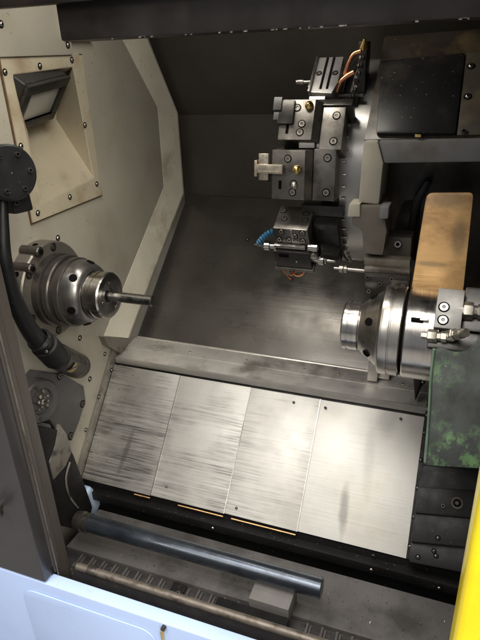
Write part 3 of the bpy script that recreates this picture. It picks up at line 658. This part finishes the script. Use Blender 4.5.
# recess: back and inner side
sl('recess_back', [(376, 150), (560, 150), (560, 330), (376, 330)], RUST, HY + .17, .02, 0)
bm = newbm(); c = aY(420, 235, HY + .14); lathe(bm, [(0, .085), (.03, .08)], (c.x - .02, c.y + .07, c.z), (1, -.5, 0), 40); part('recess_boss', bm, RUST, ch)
tube_m = RUBBER
bm = newbm(); prism(bm, Yp([(405, 243), (412, 200), (425, 180), (432, 182), (418, 210), (412, 245)], HY + .12), (0, .04, 0), .008); part('recess_rib', bm, RUBBER, ch)
sl('recess_sill', [(386, 236), (412, 238), (410, 262), (385, 259)], CASTD, HY + .06, .06, .004)
screw(ch, aY(398, 244, HY + .058), (0, -1, .2), .008, 'cap')
# linear guide below
for k, (ya, yb) in enumerate([(258, 265), (267, 272), (274, 283)]):
    sl('guide_rail', [(364, ya), (410, ya + 3), (410, yb + 3), (364, yb)], [CASTD, STRIP, BLOCKD][k], HY - .01 - .012 * k, .03, .002)
sl('end_cap', [(364, 277), (408, 281), (408, 300), (380, 298), (374, 296), (364, 290)], BLOCKD, HY - .05, .05, .004)
for q in [(368, 277.5), (380, 284), (392, 279), (403, 286), (369, 291)]: screw(ch, aY(*q, HY - .051), (0, -1, .2), .0045, 'dark')
# top : dark oily cover & brown side panel, leaning back
bm = newbm()
a0, a1 = aY(376, 133, HY + .01), aY(456, 133, HY + .01); b0, b1 = aY(381, 60, HY + .14), aY(466, 52, HY + .14)
prism(bm, [a0, a1, b1, b0], (0, .03, -.02), .006); part('oily_cover', bm, GLASS, ch)
bm = newbm(); a0, a1 = aY(457, 135, HY + .012), aY(560, 133, HY + .012); b0, b1 = aY(466, 52, HY + .145), aY(560, 48, HY + .145)
prism(bm, [a0, a1, b1, b0], (0, .03, -.02), .002); pnl = part('side_panel', bm, BROWNP, ch)
nn = (a1 - a0).cross(b0 - a0).normalized(); nn = nn if nn.y < 0 else -nn
for q, t_ in [((462, 131), .03), ((465, 96), .45), ((468, 64), .82)]:
    base = a0.lerp(b0, t_) + Vector((.012, 0, 0)); screw(ch, base + nn * .0005, nn, .0052, 'dark' if t_ < .1 else 'button')
bm = newbm(); a0, a1 = aY(364, 140, HY + .014), aY(560, 136, HY + .014)
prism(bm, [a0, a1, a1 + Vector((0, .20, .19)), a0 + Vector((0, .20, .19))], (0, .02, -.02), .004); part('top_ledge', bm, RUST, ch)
bm = newbm(); c = aY(418, 137, HY + .004); box(bm, c.x - .006, c.x + .006, c.y - .002, c.y + .006, c.z, c.z + .005, .001); part('brass_plug', bm, BRASSB, ch)
# left flank of housing next to the turret
bm = newbm(); box(bm, .79, 1.34, .34, .80, -.05, .45, .01); part('rear_body', bm, BLACKP, ch)

# brass sheet
bm = newbm()
q = [(412, 292), (411.5, 288), (418.5, 242), (424.7, 203), (426, 199), (429, 196.5), (433, 196), (470, 196), (472.3, 197), (473, 200), (468.5, 242), (463, 292)]
ps = [aY(*p, .085) for p in q]
lean = [p + Vector((0, (p.z - .05) * .12, 0)) for p in ps]
prism(bm, lean, (0, .006, 0), .001)
solo('brass_plate', bm, BRASS, 'upright stained brass coloured plate with rounded corner, behind the right spindle', 'metal plate')

# ============================================================ SUB SPINDLE
ss = root('sub_spindle', 'bright stepped round collet spindle at right, pointing left towards the bar', 'spindle', (.9, 0, 0))
sX = .772
bm = newbm(); lathe(bm, [(0, .030), (0, .040), (.002, .047), (.005, .0505), (.012, .0505), (.013, .049), (.015, .049), (.016, .0505), (.034, .0505), (.036, .049)], (sX, 0, 0), (1, 0, 0), 96, caps=False); part('nose_ring', bm, STEEL, ss)
bm = newbm(); lathe(bm, [(.005, .0), (.005, .020), (0.001, .0305)], (sX, 0, 0), (1, 0, 0), 48, caps=False); part('collet', bm, CHUCK, ss)
bm = newbm(); lathe(bm, [(.036, .049)] + [(.036 + .042 * t_, .049 + .031 * t_ ** .9) for t_ in [i / 10 for i in range(1, 11)]] + [(.080, .086)], (sX, 0, 0), (1, 0, 0), 96, caps=False); cn_ = part('cone', bm, STEEL2, ss, sharp=50)
for k in range(6):
    a = math.radians(25 + 60 * k); n = Vector((-.65, math.cos(a), math.sin(a))).normalized(); c = Vector((sX + .058, .067 * math.cos(a), .067 * math.sin(a)))
    bm = newbm(); lathe(bm, [(-.004, .008), (.0018, .008), (.002, .0072)], c, n, 24); part('wrench_hole', bm, HOLE, cn_)
bm = newbm(); lathe(bm, [(.078, .084), (.080, .089), (.083, .091), (.098, .091), (.099, .0895), (.101, .0895), (.102, .091), (.119, .091), (.121, .088)], (sX, 0, 0), (1, 0, 0), 96, caps=False); part('body_ring', bm, STEEL2, ss)
bm = newbm(); lathe(bm, [(.119, .082), (.128, .082)], (sX, 0, 0), (1, 0, 0), 96, caps=False); part('groove', bm, HOLE, ss)
bm = newbm(); lathe(bm, [(.126, .085), (.127, .090), (.129, .0915), (.188, .0915), (.190, .0895), (.190, .05)], (sX, 0, 0), (1, 0, 0), 96, caps=False); part('rear_body', bm, STEEL, ss)
bm = newbm(); lathe(bm, [(.188, .055), (.36, .055)], (sX, 0, 0), (1, 0, 0), 64); part('quill', bm, BLOCKD, ss)
# clamp block
cb = root('clamp_block', 'grey rectangular clamp block with two socket screws on top of the right spindle', 'clamp block', (.965, -.07, .09))
nC = Vector((0, -.72, .69)).normalized(); uC = Vector((0, .69, .72))
CM = Matrix([[1, 0, 0, 0], [0, uC.y, nC.y, 0], [0, uC.z, nC.z, 0], [0, 0, 0, 1]])
def onC(u, v, r=.104):   # pixel -> local coordinates on the plane at height r above the axis
    d = ray(u, v); tt = (r - CP.dot(nC)) / d.dot(nC); w = CP + d * tt; return w.x, w.dot(uC)
xa, ya = onC(433.5, 327); xb, yb = onC(465, 292); 
bm = newbm(); box(bm, xa, xb, ya, yb + .004, .055, .104, .0015, mtx=CM); part('block', bm, BLOCKL, cb)
for q in [(444, 307), (443, 320)]:
    x, y = onC(*q); screw(cb, CM @ Vector((x, y, .1045)), nC, .0075, 'sunk')
bm = newbm(); x0, y0_ = onC(411, 319, .095); x1, _ = onC(433, 320, .095)
box(bm, x0, x0 + .022, y0_ - .004, y0_ + .003, .0915, .099, .001, mtx=CM); part('dark_key', bm, HOLE, cb)
bm = newbm(); box(bm, x0 + .016, x0 + .032, y0_ - .002, y0_ + .010, .0915, .1005, .0015, mtx=CM); part('key_block', bm, STEEL, cb)
# hose fittings
def fitting(u, v, r, axis, label, name='hose_fitting', rr=.095):
    x, y = onC(u, v, rr); c = CM @ Vector((x, y, rr)); ax_ = Vector(axis).normalized()
    bm = newbm()
    lathe(bm, [(-.022, r * .55), (-.012, r * .6), (-.0115, r * .95), (-.010, r), (.004, r), (.0055, r * .9), (.006, r * .7), (.012, r * .68), (.013, r * .85), (.022, r * .85), (.023, r * .5)], c, ax_, 6)
    lathe(bm, [(.023, r * .62), (.034, r * .62)], c, ax_, 24)
    return solo(name, bm, SCREWM, label, 'fitting', 'hose fittings on the right spindle')
fitting(470, 311, .0165, (1, .05, .0), 'largest round steel hose fitting at the right picture edge beside the clamp block')
fitting(434, 336, .012, (1, -.1, .1), 'stubby steel fitting under the clamp block, left one')
fitting(453, 335, .0125, (.6, -.6, .5), 'hexagonal steel fitting under the clamp block, right one', rr=.1)
bm = newbm(); x, y = onC(450, 338, .09); box(bm, x - .038, x + .05, y - .022, y + .015, .045, .088, .005, mtx=CM)
solo('fitting_base', bm, BLOCKD, 'black block behind the steel fittings under the clamp block', 'block')
bm = newbm(); x, y = onC(466, 290, .09); box(bm, xb + .001, xb + .16, ya + .006, yb + .02, .03, .086, .006, mtx=CM)
solo('spindle_shroud', bm, BLOCKD, 'dark cover right of the clamp block, running out of the picture', 'cover')

# ============================================================ GREEN SLIDE
gs = root('slide_casting', 'grey slide casting with worn bright green patches, below the right spindle', 'casting', (1.02, 0, -.2))
gpts = [aY(*q, .0) for q in [(430, 344), (560, 330), (560, 476), (429, 468), (424, 440)]]
bm = newbm()
# inclined face parallel to the covers, standing 8 cm proud
def onS(u, v, h):   # pixel on plane parallel to lower cover, h above it
    d = ray(u, v); o_ = P0 + nS * h; return CP + d * ((o_ - CP).dot(nS) / d.dot(nS))
GY = -.105
bm = newbm()
prism(bm, [aY(*q, GY) for q in [(431.5, 352), (440, 348), (456, 354), (470, 350), (482, 340), (640, 326), (640, 480), (423, 466), (427, 420)]], (0, .22, -.03), .009); part('casting', bm, GREEN, gs, sharp=50)
tb_ = [aY(*q, GY - .001) for q in [(434, 349), (431, 375), (429, 410), (427, 440), (425.5, 462)]]
bm = newbm(); tube(bm, tb_, .0024, 10); part('worn_edge', bm, GREENE, gs, sharp=60)
bm = newbm(); prism(bm, [onS(*q, .055) for q in [(420, 352), (431, 350), (430, 372), (421, 384), (415, 398), (413, 372)]], -nS * .05, .003); part('wiper_bracket', bm, BLACKP, gs)
screw(gs, onS(423, 382, .056), nS, .004)
# stepped black blocks under the casting
sb = root('slide_block', 'stack of black bolted blocks under the worn green slide, beside the yellow door', 'slide blocks', (1.02, -.1, -.5))
def sblk(name, q, h, dep=.05, m=BLACKP): bm = newbm(); prism(bm, [onS(*p, h) for p in q], -nS * dep, .003); return part(name, bm, m, sb)
sblk('bellows', [(424, 465), (600, 482), (600, 500), (418, 489)], .050, .05, RUBBER)
sblk('bolt_block', [(418, 487), (600, 498), (600, 530), (415, 513)], .072, .07)
sblk('lower_block', [(415, 513), (600, 528), (600, 560), (411, 542)], .062, .06, BLACKP)
sblk('foot_block', [(411, 542), (600, 558), (600, 600), (409, 562)], .045, .06)
c = onS(457, 503, .072)
bm = newbm(); lathe(bm, [(0, .0145), (.004, .0135), (.004, .0095), (-.0, .009), (0.0, .0045), (.002, .004), (.002, .0005)], c, nS, 32, caps=False); part('big_bolt', bm, SCREWD, sb)
screw(sb, onS(443, 506, .0725), nS, .005, 'dark')
for q, h in [((438, 538), .0625), ((434, 551), .0455), ((436, 556), .0455), ((418, 557), .0455)]: screw(sb, onS(*q, h), nS, .004, 'button')
screw(sb, onS(439, 588, .0), (0, -1, .2), .004)

# ============================================================ TROUGH, CONVEYOR, FRONT
ap = root('trough_apron', 'black vertical apron plate hanging below the bright way covers', 'apron', (.5, .01, -.7))
bm = newbm(); box(bm, .0, 1.35, .004, .016, -.86, -.624, .001); part('apron_plate', bm, BLACKP, ap)
bm = newbm(); box(bm, .0, 1.35, -.022, .0035, -.668, -.640, .002); part('apron_lip', bm, BLACKP, ap)
for x in (.2, .44, .66, .87, 1.0): screw(ap, (x, .003, -.632), (0, -1, 0), .0055, 'dark')
for x in (.44, .87): screw(ap, (x, -.0225, -.655), (0, -1, 0), .005, 'button')
BZ = -.655
bm = newbm(); ty0, ty1 = -.215, -.062
prism(bm, [(.10, ty0, BZ + .010), (.10, ty1, BZ + .002), (.10, ty1, BZ - .012), (.10, ty0, BZ - .03)], (1.25, 0, 0), .002)
solo('chip_tray', bm, TRAY, 'dull grey sloping tray strip between the ribbed conveyor and the black apron', 'tray')
cv = root('chip_conveyor', 'dark ribbed hinged-plate chip conveyor in the trough behind the brown rail', 'conveyor', (.6, -.3, BZ))
bm = newbm(); box(bm, .10, 1.35, -.36, -.2155, BZ - .03, BZ, .002); part('plate_bed', bm, BELT, cv)
x = .155; k = 0
while x < 1.3:
    if not (.60 < x < .73):
        bm = newbm(); box(bm, x, x + .006, -.345, -.222, BZ + .0005, BZ + .011, .0018); box(bm, x + .006, x + .012, -.345, -.222, BZ + .0005, BZ + .004, .001)
        part('rib', bm, BELTR, cv)
    x += .0335; k += 1
bm = newbm(); box(bm, .425, .462, -.34, -.224, BZ + .003, BZ + .016, .003); part('link_plate', bm, BLACKP, cv)
for dx in (-.008, .006): screw(cv, (.445 + dx, -.26 + dx, BZ + .0162), (0, 0, 1), .005, 'cap')
# grey blocks
bm = newbm(); a = aY(252, 583, -.235); b = aY(303, 600, -.235)
box(bm, .628, .722, -.245, -.175, -.660, -.592, .002)
solo('support_block', bm, GREYBOX, 'matt grey box directly under the end of the bluish rod', 'block')
bm = newbm(); box(bm, .555, .725, -.335, -.250, -.652, -.610, .002); 
solo('flat_block', bm, BLACKP, 'low dark grey box on the conveyor between the grey box and the brown rail', 'block')
# rail rod in front
r0 = aY(77, 565, -.365); r1 = aY(312, 641, -.365); zz = (r0.z + r1.z) / 2
rr_ = root('front_rail', 'grimy brown round rail along the top of the pale blue front panel', 'rail', (r0.x, -.365, zz))
bm = newbm(); cyl(bm, (r0.x, -.365, zz), (1.35, -.365, zz), .0088, seg=32, bev=.001); part('rail_rod', bm, RODM, rr_)
bm = newbm(); lathe(bm, [(0, .0105), (.01, .0115), (.02, .0105)], (r0.x + .03, -.365, zz), (1, 0, 0), 28); part('rail_collar', bm, SCREWD, rr_)
bm = newbm(); box(bm, r0.x - .02, 1.35, -.362, -.350, -.70, zz - .009, .001); part('rail_web', bm, BELT, rr_)

# pale blue front panel
f0 = aY(0, 553, -.40); f1 = aY(250, 640, -.40); zt = (f0.z + f1.z) / 2
fp = root('lower_enclosure', 'pale blue painted lower front panel of the machine with a rounded pressed outline', 'enclosure panel', (.5, -.41, -.9))
bm = newbm(); box(bm, -.5, 1.8, -.43, -.40, -1.25, zt, .004); part('panel', bm, BLUEP, fp)
bm = newbm()  # recessed line: thin raised bead following a rounded rectangle
def rrect(x0, x1, z0, z1, r, n=7):
    out_ = []
    for cx, cz, a in ((x1 - r, z1 - r, 0), (x0 + r, z1 - r, 90), (x0 + r, z0 + r, 180), (x1 - r, z0 + r, 270)):
        for i in range(n + 1): t_ = math.radians(a + 90 * i / n); out_.append(Vector((cx + r * math.cos(t_), -.4315, cz + r * math.sin(t_))))
    return out_
q0 = aY(22, 586, -.43); q1 = aY(150, 626, -.43)
ppts = rrect(q0.x - .0, q1.x + .012, -.9, q0.z, .035); ppts.append(ppts[0])
bm = newbm(); prism(bm, [p + Vector((0, .0005, 0)) for p in ppts[:-1]], (0, -.003, 0), .0022)
part('pressed_panel', bm, BLUEP, fp)
bm = newbm(); c = aY(162.5, 634, -.432); box(bm, c.x - .0025, c.x + .0025, -.436, -.4302, c.z - .014, c.z + .010, .001); part('brass_stud', bm, BRASSB, fp)
bm = newbm(); c = aY(163, 629, -.436); cyl(bm, (c.x, -.430, c.z), (c.x, -.438, c.z), .005, seg=16); part('stud_head', bm, SCREWD, fp)

# left door frame and sliding door edge
JY = -.40
def vx(q, y=JY): return aY(*q, y).x
jf = root('door_frame', 'taupe painted upright door frame at the left edge of the picture', 'door frame', (.27, JY, -.4))
xL, xR = vx((8, 380)), vx((39, 430), JY + .06)
bm = newbm(); box(bm, xL, xR - .014, JY - .0, JY + .02, zt + .002, 1.0, .004); part('post', bm, JAMB, jf)
bm = newbm(); box(bm, xR - .02, xR, JY + .0205, JY + .06, zt - .12, 1.0, .003); part('inner_return', bm, JAMB, jf)
bm = newbm(); box(bm, xL + .008, xL + .011, JY - .003, JY - .0005, zt + .004, 1.0, .001); part('edge_bead', bm, STRIP, jf)
bm = newbm(); box(bm, xR - .010, xR + .012, JY - .008, JY + .018, zt + .0025, zt + .022, .003); part('frame_foot', bm, BLACKP, jf)
dr = root('sliding_door', 'grey violet sliding door panel with a round knob, cut by the left picture edge', 'door', (.1, JY - .03, -.3))
bm = newbm(); box(bm, -.5, xL - .004, JY - .03, JY + .01, zt + .004, 1.0, .005); part('door_panel', bm, DOORG, dr)
c = aY(0, 505, JY - .03)
bm = newbm(); lathe(bm, [(0, .008), (.012, .008), (.014, .013), (.018, .0155), (.028, .0155), (.032, .012), (.033, .0005)], (c.x, JY - .0302, c.z), (.3, -1, 0), 32, caps=False); part('knob', bm, SCREWD, dr)

# yellow door at right
yl = aY(466, 568, -.6).x
yd = root('yellow_door', 'bright yellow upright door edge at the lower right corner of the picture', 'door', (yl + .1, -.6, -.4))
bm = newbm(); box(bm, yl, yl + .4, -.60, -.55, -1.2, 1.0, .010, seg=3); part('door_skin', bm, YELLOW, yd)
bm = newbm(); box(bm, yl + .010, yl + .4, -.5495, -.53, -1.2, 1.0, .003); part('door_liner', bm, BLACKP, yd)

# floor of the sump + workshop floor
bm = newbm(); box(bm, -.5, 1.8, -.36, .85, -.90, -.88); o = solo('sump_floor', bm, BLACKP, kind='structure')
bm = newbm(); box(bm, -6, 8, -8, 6, -1.3, -1.26); o = solo('floor', bm, WALLX, kind='structure')

bm = newbm(); rc = random.Random(11)
def chip(c, s_):
    m = Matrix.Translation(c) @ Euler((rc.random() * 6, rc.random() * 6, rc.random() * 6)).to_matrix().to_4x4()
    box(bm, -s_, s_, -s_ * .3, s_ * .3, -s_ * .15, s_ * .15, mtx=m)
for _ in range(480): chip(Vector((.12 + 1.1 * rc.random(), -.07 - .14 * rc.random(), BZ + .011)), .0009 + .0016 * rc.random() ** 2)
for _ in range(300): chip(Vector((.15 + 1.0 * rc.random(), -.22 - .12 * rc.random(), BZ + .002)), .001 + .002 * rc.random() ** 2)
for _ in range(220): x_ = .02 + .94 * rc.random(); t_ = rc.random(); chip(Vector((x_, P1.y + (P2.y - P1.y) * t_, P1.z + (P2.z - P1.z) * t_ + .012)), .0007 + .0014 * rc.random() ** 2)
for _ in range(220): chip(P0 + dS * (.36 * rc.random()) + nS * .0115 + Vector((.015 + .10 * rc.random() ** 2.2, 0, 0)), .0007 + .0014 * rc.random() ** 2)
solo('metal_chips', bm, BLOCK, kind='stuff', label='tiny steel chips scattered over the tray, conveyor and ledge', cat='metal chips')

# ============================================================ LIGHT
w = bpy.data.worlds.new('World'); S.world = w; w.use_nodes = True
bg = w.node_tree.nodes['Background']; bg.inputs[0].default_value = (.92, .93, 1.0, 1); bg.inputs[1].default_value = .23
def area(loc, tgt, sx, sy, power, col):
    l = bpy.data.lights.new('area_lamp', 'AREA'); l.shape = 'RECTANGLE'; l.size = sx; l.size_y = sy; l.energy = power; l.color = col
    o = bpy.data.objects.new('area_lamp', l); COL.objects.link(o); o.location = loc
    o.rotation_euler = (Vector(tgt) - Vector(loc)).to_track_quat('-Z', 'Y').to_euler(); return o
area((.9, -1.35, 3.0), (.7, .0, -.5), 3.0, 1.6, 150, (1, .965, .91))
area((1.1, -2.0, 2.4), (.7, .1, -.3), 4.2, 2.0, 42, (1, .96, .90))  # added frontal fill that brightens the covers and ledge
area((2.7, -2.5, 1.7), (.4, .2, .1), 1.6, 1.2, 72, (1, .93, .82))
area((-.8, -3.0, 2.2), (.7, .0, .0), 1.2, 1.0, 20, (1, .94, .84))
# the cabinet's own strip lamp, under the roof, out of the picture
area((.42, .03, .78), (.46, .22, -.3), .5, .07, 3.2, (1, .94, .84))
S.render.engine = 'CYCLES'
S.view_settings.view_transform = 'Standard'; S.view_settings.look = 'None'; S.view_settings.gamma = 1; S.view_settings.exposure = 0.12
